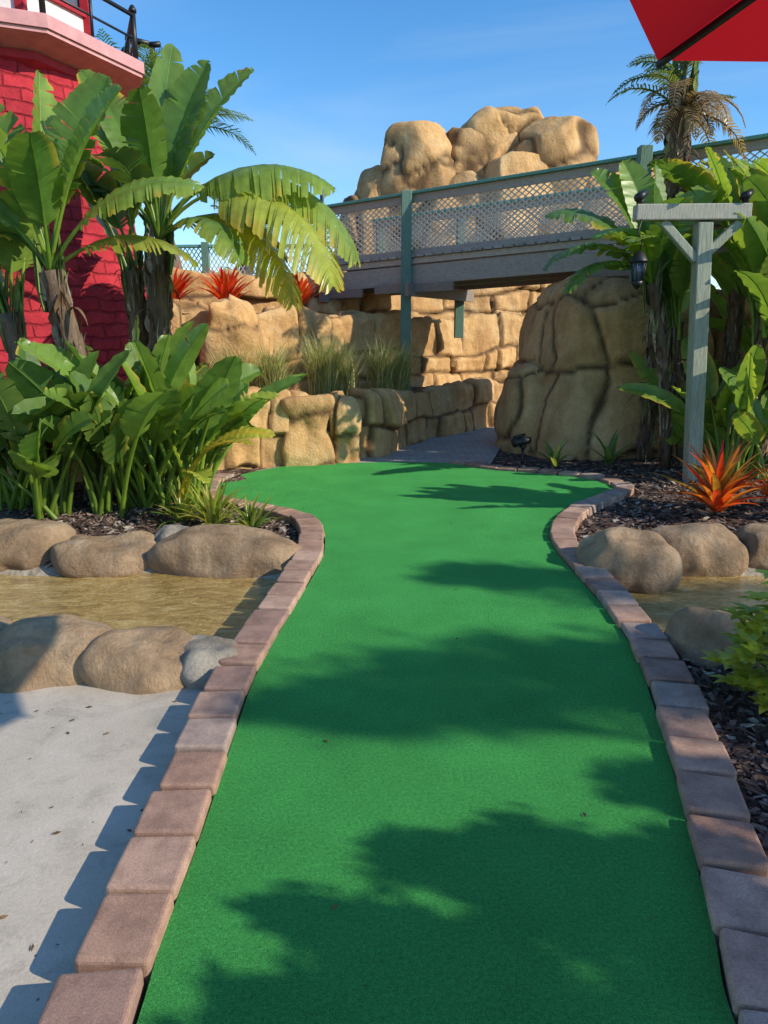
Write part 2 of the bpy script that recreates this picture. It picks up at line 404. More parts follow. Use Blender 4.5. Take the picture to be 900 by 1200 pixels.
# ------------------------------------------------------------ rocks
def rock(mb,c,r,rot=0,seed=0,e=3.0,amp=.08,sub=4,vs=1.6,crack=.04,taper=0,lean=(0,0),cw=.05,cellamp=.5,blk=None,cuts=0,ckcol=1.0,wa=.22):
    bm=bmesh.new(); bmesh.ops.create_icosphere(bm,subdivisions=sub,radius=1)
    bm.verts.ensure_lookup_table(); vv=[];cc=[]; rx,ry,rz=r; mr=Matrix.Rotation(rot,3,'Z'); size=(rx+ry+rz)/3
    rr=random.Random(seed*7+3); planes=[]
    for i in range(cuts):
        n_=V(rr.gauss(0,1),rr.gauss(0,1),rr.gauss(.25,.8)).normalized()
        sup=(abs(n_.x)**1.25+abs(n_.y)**1.25+abs(n_.z)**1.25)**.8
        planes.append((n_,sup*rr.uniform(.76,.93)))
    for v in bm.verts:
        d=v.co; s=(abs(d.x)**e+abs(d.y)**e+abs(d.z)**e)**(-1/e)
        q=d*s
        for n_,dd in planes:
            o_=q.dot(n_)-dd
            if o_>0: q=q-n_*o_*.93
        h=(q.z+1)/2; k=1-taper*h
        p=V(q.x*rx*k+lean[0]*h,q.y*ry*k+lean[1]*h,q.z*rz)
        w=V(p.x,p.y,p.z)+V(seed*3.1,seed*1.7,seed)
        nn=noise.noise(w*(.9/size))*amp*2+noise.noise(w*(2.2/size))*amp*.8+noise.noise(w*5)*.016+noise.noise(w*11)*.006
        if blk:
            rw=noise.noise_vector(w*1.0)*wa+noise.noise_vector(w*3.1)*.06
            ss=math.atan2(q.x,-q.y)*(rx+ry)*.5+rw.x; qq=p.z+rz+rw.z+(1-min(1,math.hypot(q.x,q.y)))*.8*max(0,q.z)
            ed,hh,h2,h3,ls,lq=blocks(ss,qq,seed,blk[0],blk[1])
            ck=1-sstep(.008,.05,ed); rnd=sstep(0,.09,ed)
            disp=nn+((hh-.5)*amp*cellamp+ls*(h2-.5)*.16+lq*(h3-.5)*.16)*rnd+rnd*.02-ck*crack
        else:
            wv=w*vs+noise.noise_vector(w*1.1)*.5; wv=V(wv.x,wv.y,wv.z*.6)
            ds,ps=noise.voronoi(wv); ed=ds[1]-ds[0]
            ck=1-sstep(.0,cw,ed); hh=hsh(ps[0])
            disp=nn+(hh-.5)*amp*cellamp*2*sstep(0,.12,ed)-ck*crack+sstep(0,.3,ed)*crack
        nd=V(q.x/rx,q.y/ry,q.z/rz).normalized()
        p=mr@(p+nd*disp); vv.append(p+Vector(c)); cc.append((ck*ckcol,hh,0))
    mb.add(vv,[tuple(x.index for x in f.verts) for f in bm.faces],cc); bm.free()

def rock_wall(name,path,zb,zts,depth,seed,res=.034,rowh=.45,colw=.62,amp=.15,mat=ROCK):
    P=resample(catmull([V(x,y,z) for (x,y),z in zip(path,zts)],False,14),res)
    mb=MB(); nP=len(P); s=0
    for i,p in enumerate(P):
        t=(P[min(i+1,nP-1)]-P[max(i-1,0)]); t.z=0; t.normalize(); o=V(t.y,-t.x,0)
        if i: s+=((P[i]-P[i-1]).xy).length
        zt=p.z+.10*noise.noise(V(s*.9,seed*3,0)); H=max(zts)-zb; nf=int(H/res); nb=int(depth/res); col=0
        for j in range(nf+nb+1):
            if j<=nf:
                u=j/nf; z=zb+(zt-zb)*u; off=.08*(1-u); cr=sstep(.93,1,u); off-=cr*.045
                nrm=(o*(1-cr*.6)+V(0,0,cr*.7)).normalized()
                z-=cr*cr*.012
            else:
                u=(j-nf)/nb; z=zt-.012+.012*math.sin(min(1,u*3)*1.57)-.25*sstep(.6,1,u); off=-.045-depth*u; nrm=V(0,0,1)
            q=V(p.x,p.y,0)+o*off; q.z=z
            w=q+V(seed*5.3,seed*2.1,0)
            rw=noise.noise_vector(w*1.1)*.17+noise.noise_vector(w*4)*.035
            ed,hh,h2,h3,ls,lq=blocks(s+rw.x,(j*res-nf*res)+rw.z+6.0,seed,rowh,colw)
            ck=1-sstep(.2*res,1.4*res,ed); rnd=sstep(0,.055,ed)
            fa_=noise.noise(w*2.3+V(3,7,1)); fa_=abs(fa_)*.05   # broken facets
            disp=((hh-.5)*amp+ls*(h2-.5)*.34+lq*(h3-.5)*.34)*rnd+.03*rnd-ck*.03+noise.noise(w*1.1)*.07-fa_+noise.noise(w*5)*.022+noise.noise(w*11)*.011
            q=q+nrm*disp
            mb.v.append(tuple(q)); mb.c.append((ck,hh,0)); col+=1
        cols=col
    for i in range(nP-1):
        for j in range(cols-1):
            a=i*cols+j; mb.f.append((a,a+cols,a+cols+1,a+1))
    return mb.build(name,mat)
W1=[(-6,7.6),(-4.4,7.7),(-3,7.95),(-2.25,8.4),(-1.85,9.1),(-1.1,9.5),(-.25,10.05),(.25,11.0),(.8,12.2),(1.5,13.2),(2.2,14.1),(3.0,15.6)]
W2=[(-7,10.2),(-5,10.5),(-3.2,10.6),(-2.3,11.0),(-1.2,11.9),(-.3,13.0),(.6,14.2),(2.0,15.5),(3.2,16.2),(5,16.8)]
W3=[(-7,12.3),(-5,12.5),(-3.2,12.8),(-2,13.1),(-.8,14.0),(.2,15.2),(1.2,16.4),(2.8,17.2),(5,18.2)]
rock_wall("rock_retaining_wall",W1,-.15,[.85,.85,.85,.84,.86,.88,.84,.8,.8,.8,.82,.85],.45,1,res=.03,rowh=.60,colw=.52)
rock_wall("rock_retaining_wall",W2,.6,[1.95,1.95,2.0,2.05,1.95,1.95,1.95,2.05,2.1,2.1],.5,2,res=.036,rowh=.62,colw=.66)
rock_wall("rock_retaining_wall",W3,1.5,[2.6,2.65,2.7,2.6,2.7,3.0,3.1,3.1,3.2],.9,3,res=.05,rowh=.65,colw=.9)
mb=MB()
rock(mb,(-2.15,10.75,1.3),(.40,.38,.80),.1,51,6,.04,5,1,.03,.10,cuts=6,blk=(1.6,1.6)); rock(mb,(-.52,9.76,.26),(.26,.28,.60),.3,53,3.2,.04,5,1,.03,.12,cuts=5,blk=(1.9,1.9)); rock(mb,(-1.0,9.56,.25),(.34,.25,.60),.25,56,7,.04,5,1,.03,.04,cuts=5,blk=(.62,1.9))
mb.build("rock_outcrop",ROCK)
def bed(name,A,B,z,ob=.3):
    a=resample(catmull([V(x,y+ob,z) for x,y in A]),.3); b=resample(catmull([V(x,y,z) for x,y in B]),.3); mb=MB(); N=50;K=8
    for i in range(N+1):
        p=a[int(i/N*(len(a)-1))];q=b[int(i/N*(len(b)-1))]
        for k in range(K+1):
            r=p.lerp(q,k/K); r.z+=.05*noise.noise(r*2.5); mb.v.append(tuple(r)); mb.c.append((0,0,0))
    for i in range(N):
        for k in range(K): c=i*(K+1)+k; mb.f.append((c,c+K+1,c+K+2,c+1))
    mb.build(name,TERR)
bed("planting_bed",W1,W2,.70); bed("planting_bed",W2,W3,1.84)
bed("planting_bed",W3,[(-8,19),(-4,19),(0,20),(3,21),(8,21)],2.5,.6)

# big boulder right
mb=MB()
rock(mb,(3.2,11.35,.8),(1.5,1.5,1.75),.2,4,4.0,.09,6,1.25,.04,.24,(.35,.25),blk=(.85,.72),cellamp=.8,cuts=9,wa=.45)
rock(mb,(2.05,11.0,.25),(.45,.5,.95),.1,14,3.6,.05,5,1.3,.035,.25,(.1,.1),blk=(.9,.6),cuts=6,wa=.35)
mb.build("rock_outcrop",ROCK)
mb=MB()
rock(mb,(5.4,11.4,.8),(1.3,1.3,1.5),.4,9,3.8,.12,5,1.25,.04,.3,blk=(.8,.8),cuts=8,wa=.4)
mb.build("rock_outcrop",ROCK)
# rock mountain behind bridge
mb=MB()
for (x,y,z,a,b,c,ro,sd,tp) in [(2.3,19.4,3.2,3.1,1.7,1.9,.1,21,.1),(-.1,18.4,4.3,.62,.7,1.1,.2,22,.3),(.85,18.3,4.65,1.05,.8,1.55,-.15,23,.28),
    (2.2,18.7,4.9,1.15,.8,1.3,.1,24,.1),(2.75,19.0,5.75,1.2,.8,1.0,.2,25,.2),(3.9,18.4,5.0,1.1,.9,1.4,-.1,26,.2),(3.1,18.0,4.3,.95,.7,1.2,.3,27,.15),(5.2,18.6,4.3,1.2,1,1.2,.1,28,.25),(1.6,18.0,4.0,.95,.7,1.2,.2,29,.2),(-.6,18.2,3.9,.5,.5,.9,.1,30,.2)]:
    rock(mb,(x,y,z),(a,b,c),ro,sd,8,.06,5,.5,.05,tp,(.05,0),.10,.8,cuts=10)
mb.build("rock_mountain",ROCK)
# creek boulders
def boulder(c,r,rot,seed,mat=BOULD,e=2.7):
    mb=MB(); rock(mb,c,tuple(k*1.07 for k in r),rot,seed,e,.03,5,.9,.004,.12,(0,0),.1,.2,cuts=5,ckcol=0); mb.build("boulder",mat)
for c,r,rot,sd,mt in [((-1.66,3.50,-.04),(.34,.25,.19),.1,31,BOULD),((-1.2,3.47,-.05),(.31,.24,.17),-.15,32,BOULD),((-.88,3.45,-.06),(.18,.2,.13),.4,33,GREYB),
    ((-2.3,3.55,-.03),(.38,.28,.2),.1,34,BOULD),((-2.8,5.45,.0),(.42,.3,.2),.1,35,BOULD),((-2.1,5.4,-.04),(.42,.28,.13),.1,36,BOULD),((-1.2,5.35,-.03),(.6,.26,.2),-.10,37,BOULD),((-3.6,5.4,0),(.45,.3,.2),0,38,BOULD),
    ((1.72,5.05,.0),(.36,.26,.21),-.1,39,BOULD),((2.3,5.35,.0),(.38,.25,.2),.1,40,BOULD),((2.95,5.4,0),(.32,.25,.18),0,41,BOULD),((3.6,5.4,0),(.4,.25,.2),0,42,BOULD),
    ((1.76,3.66,-.04),(.28,.22,.19),.15,43,BOULD),((2.17,3.55,-.05),(.28,.22,.16),-.2,44,BOULD),((2.7,3.55,0),(.35,.25,.2),0,45,BOULD),((-3.1,3.55,0),(.45,.28,.2),0,46,BOULD),((-1.62,5.6,.0),(.2,.18,.14),.3,47,GREYB)]:
    boulder(c,r,rot,sd,mt)

# ------------------------------------------------------------ foliage primitives
G1=V(.095,.20,.034); G2=V(.185,.30,.05); GD=V(.045,.11,.028); YG=V(.36,.40,.055); YB=V(.62,.46,.06)
def leaf(mb,base,az,th0,th1,pet,bl,w,rag=.3,tone=G1,fold=.35,roll=0,n=26,bend=1.4,yel=.15,droop=0,rr=R):
    total=pet+bl; base=Vector(base)
    def frame(th,a):
        t=V(math.sin(th)*math.cos(a),math.sin(th)*math.sin(a),math.cos(th)); s=V(-math.sin(a),math.cos(a),0); nn=t.cross(s)
        if roll: q=Matrix.Rotation(roll,3,t); s=q@s; nn=q@nn
        return t,s,nn
    pts=[];fr_=[];p=base.copy(); M_=48
    for i in range(M_+1):
        s=i/M_; th=th0+(th1-th0)*s**bend; t,sd,nn=frame(th,az); pts.append(p.copy()); fr_.append((t,sd,nn)); p=p+t*(total/M_)
    def at(s):
        f=s*M_; i=min(M_-1,int(f)); k=f-i; return pts[i].lerp(pts[i+1],k),fr_[i]
    ps=[at(pet/total*k/6)[0] for k in range(7)]+[at((pet+bl*k/6)/total)[0] for k in range(1,7)]
    tube(mb,ps,[.024*(1-.055*k)*(1 if k<7 else .5) for k in range(len(ps))],5,tuple(tone*.9+V(.07,.08,.0)),cap=False)
    K=3
    def wf(s): return w*.5*(max(0,math.sin(math.pi*min(1,.03+.97*s)**.8)))**.55
    for sg in (-1,1):
        i=0
        while i<n:
            ln=1
            while i+ln<n and rr.random()>rag*.7: ln+=1
            g=droop+rr.uniform(0,1)*rag*.55; lf=rr.uniform(.88,1.04) if rag>.05 else 1
            dirt=rr.random()
            rows=[]
            for k in range(ln+1):
                s=(i+k)/n; c,(t,sd,nn)=at((pet+bl*s)/total); L=wf(s)*lf
                edge=(k==0 or k==ln) and rag>.05
                out=(sd*sg*math.cos(fold)+nn*math.sin(fold)+t*.30)
                row=[]
                for j in range(K+1):
                    u=j/K; sh=0
                    if edge: sh=(1 if k==0 else -1)*bl/n*.30*u*u
                    q=c+out*L*u+V(0,0,-1)*g*L*u*u+t*sh
                    q=q+nn*(.010*math.sin((i+k)*2.3+j)*u)
                    tn=tone.lerp(YG,min(1,yel*u*1.2))
                    if u==1 and dirt<yel*.9: tn=YB*.8
                    row.append((q,tuple(tn)))
                rows.append(row)
            vv=[q for r_ in rows for q,_ in r_]; cc=[c for r_ in rows for _,c in r_]
            fs=[(a*(K+1)+j,(a+1)*(K+1)+j,(a+1)*(K+1)+j+1,a*(K+1)+j+1) for a in range(ln) for j in range(K)]
            mb.add(vv,fs,cc); i+=ln
def strap(mb,base,az,th0,th1,L,w,col,tip=None,n=7,bend=1.2,chan=.3):
    p=Vector(base); vv=[];cc=[]; tip=tip or col
    for i in range(n+1):
        s=i/n; th=th0+(th1-th0)*s**bend; t=V(math.sin(th)*math.cos(az),math.sin(th)*math.sin(az),math.cos(th)); sd=V(-math.sin(az),math.cos(az),0); nn=t.cross(sd)
        ww=w*.5*(1-s**2.2)*(.7+.6*min(1,s*3)) ; c=tuple(Vector(col).lerp(Vector(tip),s))
        vv+=[p-sd*ww+nn*ww*chan,p.copy(),p+sd*ww+nn*ww*chan]; cc+=[c]*3; p=p+t*(L/n)
    fs=[]
    for i in range(n):
        for k in range(2): a=i*3+k; fs.append((a,a+1,a+4,a+3))
    mb.add(vv,fs,cc)
def trunk_str(mb,p0,p1,r0,r1,fan=0,seed=0,bow=(0,0)):
    rr=random.Random(seed); p0=Vector(p0);p1=Vector(p1);N=14; pts=[]
    for i in range(N+1):
        s=i/N; q=p0.lerp(p1,s)+V(bow[0],bow[1],0)*math.sin(math.pi*s); pts.append(q)
    tube(mb,pts,[(r0+(r1-r0)*i/N)*.8 for i in range(N+1)],12,(.17,.115,.075),nz=.35,seed=seed)
    L=(p1-p0).length; m_=int(L/.018)
    for k in range(m_):
        s=(k+.5)/m_; c=p0.lerp(p1,s)+V(bow[0],bow[1],0)*math.sin(math.pi*s); r=r0+(r1-r0)*s
        az=fan+(math.pi if k%2 else 0)+rr.uniform(-1.3,1.3)
        g=rr.random(); x_=rr.random(); col=V(.36,.27,.18).lerp(V(.60,.50,.38),g) if x_<.55 else (V(.20,.11,.055) if x_<.85 else V(.34,.34,.15))
        stub=rr.random()<.4
        strap(mb,c+V(math.cos(az),math.sin(az),0)*r*.55-V(0,0,.1),az,.05,rr.uniform(.5,1.3) if stub else rr.uniform(.1,.45),rr.uniform(.14,.28) if stub else rr.uniform(.18,.45),r*rr.uniform(.25,.95),tuple(col),tuple(col*.5),5,1.8,-.7)
        if rr.random()<.25:   # hanging fibre
            strap(mb,c+V(math.cos(az),math.sin(az),0)*r*.8,az,.9,3.0,rr.uniform(.15,.4),rr.uniform(.01,.035),(.24,.15,.08),(.15,.09,.045),6,.6,.2)
    for k in range(9):        # leaf-sheath fan at the crown
        az=fan+(math.pi if k%2 else 0)+rr.uniform(-.5,.5)
        strap(mb,p1+V(math.cos(az)*r1*.4,math.sin(az)*r1*.4,-.35),az,.02,rr.uniform(.15,.5),rr.uniform(.5,.75),r1*.9,(.34,.36,.13),(.16,.25,.05),6,1.5,-.8)
def tonev(a,b,rr): return a.lerp(b,rr.random())
def strelitzia(name,trunk,leaves,seed=1):
    e=empty(name); rr=random.Random(seed)
    t=MB(); 
    for tr in trunk: trunk_str(t,*tr)
    if trunk: t.build("trunk",BARK,e)
    l=MB()
    for L in leaves: leaf(l,rr=rr,**L)
    l.build("leaves",LEAF,e)
def crownfan(c,n,azs,th,pet,bl,w,rag,seed,t1=(.3,.9),yel=.15,fold=.35,tones=(GD,G2)):
    rr=random.Random(seed); out=[]
    for i in range(n):
        a=rr.choice(azs)+rr.uniform(-.5,.5); h0=rr.uniform(.02,.35); h1=h0+rr.uniform(*t1)
        out.append(dict(base=Vector(c)+V(rr.uniform(-.08,.08),rr.uniform(-.08,.08),rr.uniform(-.2,.05)),az=a,th0=h0*th,th1=h1*th,pet=pet*rr.uniform(.7,1.2),bl=bl*rr.uniform(.75,1.15),
          w=w*rr.uniform(.8,1.15),rag=rag*rr.uniform(.5,1.3),tone=tonev(tones[0],tones[1],rr),fold=fold*rr.uniform(.3,1.2),roll=rr.uniform(-.9,.9),yel=yel*rr.uniform(.3,2)))
    return out
PI=math.pi
def LF(base,azd,t0,t1,pet,bl,w,rag=.3,tone=G1,**k):
    d=dict(base=base,az=rad(azd),th0=rad(t0),th1=rad(t1),pet=pet,bl=bl,w=w,rag=rag,tone=tone); d.update(k); return d
# plant B : arching tall one
cB=V(-2.42,8.45,2.60)
LB=[LF(cB,10,10,32,.6,1.3,.52,.22,G1,roll=1.1,n=34),
    LF(cB,-10,20,58,.65,1.35,.55,.3,G2,roll=.9,n=34),
    LF(cB,-5,30,128,.65,1.6,.8,.5,G2,yel=.35,fold=.1,n=46,droop=.6,roll=.35,bend=1.1),
    LF(cB,0,26,168,.85,1.95,1.0,.55,G2,yel=.5,fold=0,n=60,droop=.6,roll=.3,bend=1.0),
    LF(cB,-16,34,174,.85,1.8,.95,.6,YG*1.0,yel=1,fold=0,n=56,droop=.6,roll=.25,bend=.95),
    LF(cB,-12,46,178,.7,1.35,.8,.6,YG*.8,yel=.9,fold=0,n=50,droop=.6,roll=.2,bend=.9),
    LF(cB,15,22,150,.75,1.6,.85,.5,G1,yel=.3,fold=.1,n=48,droop=.5,roll=.3,bend=1.05),
    LF(cB,-35,60,170,.4,1.1,.6,.55,G1,yel=.5,fold=.1,n=36,droop=.5),
    LF(cB,25,50,165,.5,1.2,.6,.5,G1,yel=.4,fold=.1,n=40,droop=.5),
    LF(cB,170,10,45,.6,1.3,.5,.3,G1,roll=-.8,n=34),
    LF(cB,190,25,110,.6,1.3,.55,.5,G1,n=36,droop=.3),
    LF(cB,160,35,130,.5,1.2,.5,.6,GD,n=36,droop=.3),
    LF(cB,100,6,25,.6,1.1,.48,.2,G2,roll=1.2),LF(cB,-80,15,70,.5,1.1,.48,.4,G1,roll=.4),
    LF(cB,-100,30,110,.4,1.0,.45,.5,GD,roll=.2),LF(cB,60,5,18,.75,1.3,.46,.15,G1,roll=1.2),LF(cB,180,15,70,.55,1.2,.5,.3,G2,roll=-.5)]
strelitzia("bird_of_paradise_plant",[((-2.5,8.6,.6),cB,.16,.15,.1,5,(-.05,0)),((-2.75,8.7,.6),cB+V(-.35,.1,-.3),.13,.12,.1,6)],LB+crownfan(cB+V(-.35,.1,-.3),6,[PI,0,2],1,.5,1.1,.48,.3,77),5)
# plant A
cA=V(-2.98,6.95,2.15)
LA=[LF(cA,95,2,14,.5,1.2,.55,.2,G2,roll=1.3,n=30),LF(cA,10,10,38,.55,1.2,.56,.25,G1,roll=1.1,n=34),LF(cA,-20,18,55,.55,1.15,.55,.25,G2,roll=.9,n=34),
    LF(cA,175,8,50,.5,1.2,.5,.3,G1,roll=-1.0,n=34),LF(cA,0,32,110,.5,1.2,.6,.45,G2,roll=.5,n=42,droop=.45,yel=.35),
    LF(cA,190,30,95,.45,1.1,.5,.4,G1,roll=-.4,n=34,droop=.2),LF(cA,-70,25,80,.4,1.0,.48,.3,G1,roll=.3),
    LF(cA,20,50,140,.35,1.1,.5,.55,YG*.6,roll=.3,yel=.5,droop=.5),LF(cA,150,45,120,.4,1.0,.45,.5,GD,droop=.3),LF(cA,-120,15,45,.5,1.1,.5,.2,G2,roll=-.5)]
strelitzia("bird_of_paradise_plant",[((-2.72,6.95,0),cA,.14,.13,0,8,(.06,0)),((-3.3,7.2,0),(-3.5,7.2,1.8),.12,.11,0,9)],LA+crownfan(V(-3.5,7.2,1.8),7,[PI,0,1.5],1,.45,1.0,.44,.3,79),9)
# lower clump left
def clump(name,centers,n,hmin,hmax,seed,tones=(GD,G2),w=.26,yel=.1,spread=1.0,rag=.08):
    rr=random.Random(seed); ls=[]
    for i in range(n):
        c=Vector(rr.choice(centers)); a=rr.uniform(0,2*PI); L=rr.uniform(hmin,hmax); h0=rr.uniform(.03,.6)*spread
        ls.append(dict(base=c+V(rr.uniform(-.15,.15),rr.uniform(-.15,.15),0),az=a,th0=h0,th1=h0+rr.uniform(.1,1.2)*spread,pet=L*.52,bl=L*.48,w=w*rr.uniform(.7,1.2),rag=rag if rr.random()<.7 else .4,
            tone=tonev(tones[0],tones[1],rr),fold=rr.uniform(.05,.6),roll=rr.uniform(-1.3,1.3),yel=yel*rr.uniform(0,2.5),n=16))
    strelitzia(name,[],ls,seed)
clump("broad_leaf_plant",[(-2.45,6.5,0),(-2.2,6.8,0),(-1.9,7.15,0),(-1.85,6.65,0),(-2.3,7.3,0)],86,.8,1.95,11,w=.33,tones=(GD,G2*1.1),spread=1.05)
clump("broad_leaf_plant",[(-3.3,6.6,0),(-3.6,7.0,0),(-2.9,6.3,0)],50,.8,1.9,12,w=.34,spread=1.05)
strelitzia("yellow_leaf_plant",[],[LF((-1.85,6.5,0),-15,12,110,.8,.6,.24,.4,YB,yel=.8,roll=.5,droop=.3),LF((-1.8,6.5,0),-60,20,120,.5,.5,.22,.4,YG),LF((-1.8,6.6,0),5,8,85,.9,.6,.22,.5,YG,roll=.6,yel=.6),LF((-1.85,6.4,0),-30,15,105,.75,.55,.22,.4,YB*.8,yel=.6)],3)
# right plants
cC=V(3.1,9.0,2.2)
LC=[LF(cC,175,25,110,.4,1.2,.6,.4,G1,roll=-.4,n=36,droop=.4),LF(cC,185,40,150,.35,1.15,.6,.45,G1,n=36,droop=.4),LF(cC,165,12,60,.4,1.1,.52,.25,G1,roll=-.7,n=34),
    LF(cC,150,5,35,.4,1.05,.48,.2,G2,roll=-.9),LF(cC,20,15,70,.4,1.0,.48,.3,G2,roll=.6),LF(cC,0,35,110,.4,.95,.48,.4,G1,roll=.3,droop=.3),LF(cC,-90,20,90,.35,.9,.42,.4,G1),
    LF(cC,200,55,160,.3,1.0,.5,.5,G1,droop=.4),LF(cC,-120,40,120,.3,.9,.42,.4,G2,droop=.2),LF(cC,80,5,25,.4,1.0,.42,.2,G1,roll=1),LF(cC,220,30,130,.35,1.0,.5,.4,G2,droop=.4)]
strelitzia("bird_of_paradise_plant",[((3.5,9.15,0),cC,.08,.08,0,21,(.08,0)),((3.75,9.2,0),(3.5,9.2,1.75),.07,.07,0,22)],LC+crownfan(V(3.5,9.2,1.75),7,[PI,0,3,-1.5],1,.35,.9,.42,.3,80),21)
cD=V(4.2,8.5,1.75)
strelitzia("bird_of_paradise_plant",[((4.05,8.6,0),cD,.10,.09,0,23,(.05,0)),((4.4,8.7,0),(4.55,8.6,2.2),.10,.1,0,24),((4.3,9.4,0),(4.3,9.4,2.5),.1,.1,0,25)],
    crownfan(cD,16,[0,PI*1.5,-.5,2.4,PI],1.2,.4,.95,.42,.25,81,tones=(G1,G2*1.15),yel=.3)+crownfan(V(4.55,8.6,2.2),16,[PI,0,-1.5,2.6],1.2,.45,1.05,.44,.3,82,tones=(G1,G2*1.2),yel=.3)
    +crownfan(V(4.3,9.4,2.5),12,[PI,0,2],1.2,.5,1.1,.46,.35,83,yel=.4,tones=(G1,G2*1.2)),31)
clump("broad_leaf_plant",[(4.1,8.1,0),(4.5,7.9,0),(4.0,8.5,0),(3.9,8.9,0)],40,.7,1.9,41,tones=(G1,G2*1.2),yel=.3,w=.3)
clump("broad_leaf_plant",[(5.3,9.5,0),(5.1,9.2,0),(5.8,9.1,0)],50,1.5,4.2,42,tones=(G1,G2),w=.45)
# off to the right of the green : throws the long leaf shadows over its far end
strelitzia("bird_of_paradise_plant",[((4.9,5.9,0),(4.95,5.9,1.6),.11,.1,0,27),((4.5,6.4,0),(4.5,6.4,1.0),.1,.1,0,28)],crownfan(V(4.95,5.9,1.6),12,[0,1,2,3,4,5],1.1,.4,1.0,.42,.4,86)+crownfan(V(4.5,6.4,1.0),8,[0,1,5],1.0,.3,.8,.36,.4,87),33)
# shaggy palm right
def frond(mb,base,az,th0,th1,L,ll,col,n=26,w=.03,bend=1.3,dr=.4,rr=R,dry=.0):
    p=Vector(base); pts=[p.copy()]; dirs=[]
    for i in range(n+1):
        s=i/n; th=th0+(th1-th0)*s**bend; t=V(math.sin(th)*math.cos(az),math.sin(th)*math.sin(az),math.cos(th)); dirs.append(t); p=p+t*(L/n); pts.append(p.copy())
    tube(mb,pts[::3],[.018*(1-.8*i/len(pts[::3])) for i in range(len(pts[::3]))],4,tuple(col),cap=False)
    sd=V(-math.sin(az),math.cos(az),0)
    for i in range(4,n+1):
        s=i/n
        for sg in(-1,1):
            t=dirs[i]; o=(sd*sg*rr.uniform(.8,1)+t*.65+V(0,0,.25-rr.random()*.2)).normalized(); l=ll*math.sin(PI*min(1,s*.85+.12))*rr.uniform(.85,1.1)
            a=pts[i]; b=a+o*l*.55; c=b+(o+V(0,0,-dr*2*rr.uniform(.6,1.3))).normalized()*l*.45
            wv=t*w*.5; cl=Vector(col)*rr.uniform(.75,1.25)
            mb.add([a-wv*.6,a+wv*.6,b+wv,b-wv,c],[(0,1,2,3),(3,2,4)],tuple(cl))
e=empty("palm_tree"); t=MB(); trunk_str(t,(3.5,9.9,0),(3.58,9.9,3.8),.12,.14,1,61); trunk_str(t,(3.58,9.9,3.0),(3.62,9.9,4.6),.2,.16,2,62); t.build("trunk",BARK,e)
l=MB(); rr=random.Random(5)
for i in range(26):
    a=i*2.4; dry=rr.random()<.65
    frond(l,(3.62,9.9,4.55-.4*rr.random()),a,rr.uniform(.3,1.0) if not dry else rr.uniform(1.0,1.7),rr.uniform(1.6,2.6) if not dry else 3.05,rr.uniform(.55,1.15),rr.uniform(.18,.3),V(.28,.19,.09) if dry else V(.15,.20,.05),22,.028,rr=rr)
for i in range(5): frond(l,(3.62,9.9,4.6),i*1.7,.1,.5,rr.uniform(.5,.8),.18,V(.17,.19,.06),18,.026,rr=rr)
l.build("fronds",LEAF,e)
# palms behind, left
def palm(name,x,y,z,L,n,seed,zb=0):
    e=empty(name); t=MB(); rr=random.Random(seed)
    tube(t,[V(x+.1*math.sin(i),y,zb+(z-zb)*i/8) for i in range(9)],[.2-.008*i for i in range(9)],10,(.2,.16,.12),nz=.15); t.build("trunk",BARK,e)
    l=MB()
    for i in range(n): 
        h=rr.uniform(.1,1.5); frond(l,(x,y,z),i*2.399,h*.6,h+rr.uniform(.5,1.2),L*rr.uniform(.8,1.1),L*.32,tonev(V(.07,.14,.035),V(.2,.28,.06),rr),34,.035,rr=rr,dr=.3)
    l.build("fronds",LEAF,e)
palm("palm_tree",-3.9,14.2,4.9,1.7,26,71,1.8); palm("palm_tree",-5.6,17,5.6,2.0,24,72,0); palm("palm_tree",-2.9,16.5,3.6,1.3,22,73,1.0)

# leafy trees : beyond the right edge (dappled shade) and far background
def tree(name,base,crowns,nleaf,ls,seed,tr=.12,cols=(GD,G2),nsub=12,sp=.26):
    e=empty(name); rr=random.Random(seed); t=MB(); b=Vector(base)
    cen=sum((Vector(c[0]) for c in crowns),V(0,0,0))/len(crowns)
    fork=b.lerp(V(cen.x,cen.y,cen.z),.45); fork.z=b.z+(cen.z-b.z)*.5
    tube(t,[b,b.lerp(fork,.5)+V(.05,.05,0),fork],[tr,tr*.8,tr*.65],10,(.16,.12,.09),nz=.2)
    l=MB()
    for c,r in crowns:
        c=Vector(c); r=Vector(r); mid=fork.lerp(c,.5)+V(0,0,-.1)
        tube(t,[fork,mid,c],[tr*.5,tr*.32,tr*.1],7,(.15,.11,.08),nz=.2)
        subs=[]
        for k in range(nsub):
            d=V(rr.gauss(0,1),rr.gauss(0,1),rr.gauss(0,1)).normalized()*rr.random()**.4
            sc=c+V(d.x*r.x,d.y*r.y,d.z*r.z); subs.append(sc)
            tube(t,[c.lerp(fork,.15),c.lerp(sc,.6),sc],[tr*.12,tr*.08,tr*.03],5,(.15,.11,.08))
        n=int(nleaf/len(crowns))
        for k in range(n):
            sc=rr.choice(subs); q=sc+V(rr.gauss(0,r.x*sp),rr.gauss(0,r.y*sp*.9),rr.gauss(0,r.z*sp))
            a=V(rr.gauss(0,1),rr.gauss(0,1),rr.gauss(0,.7)).normalized(); bb=a.cross(V(rr.gauss(0,1),rr.gauss(0,1),rr.gauss(0,1))).normalized(); L=ls*rr.uniform(.7,1.4)
            l.add([q-a*L,q-bb*L*.38,q+a*L,q+bb*L*.38],[(0,1,2,3)],tuple(tonev(cols[0],cols[1],rr)))
    t.build("trunk",BARK,e); l.build("crown",LEAF,e,smooth=False)
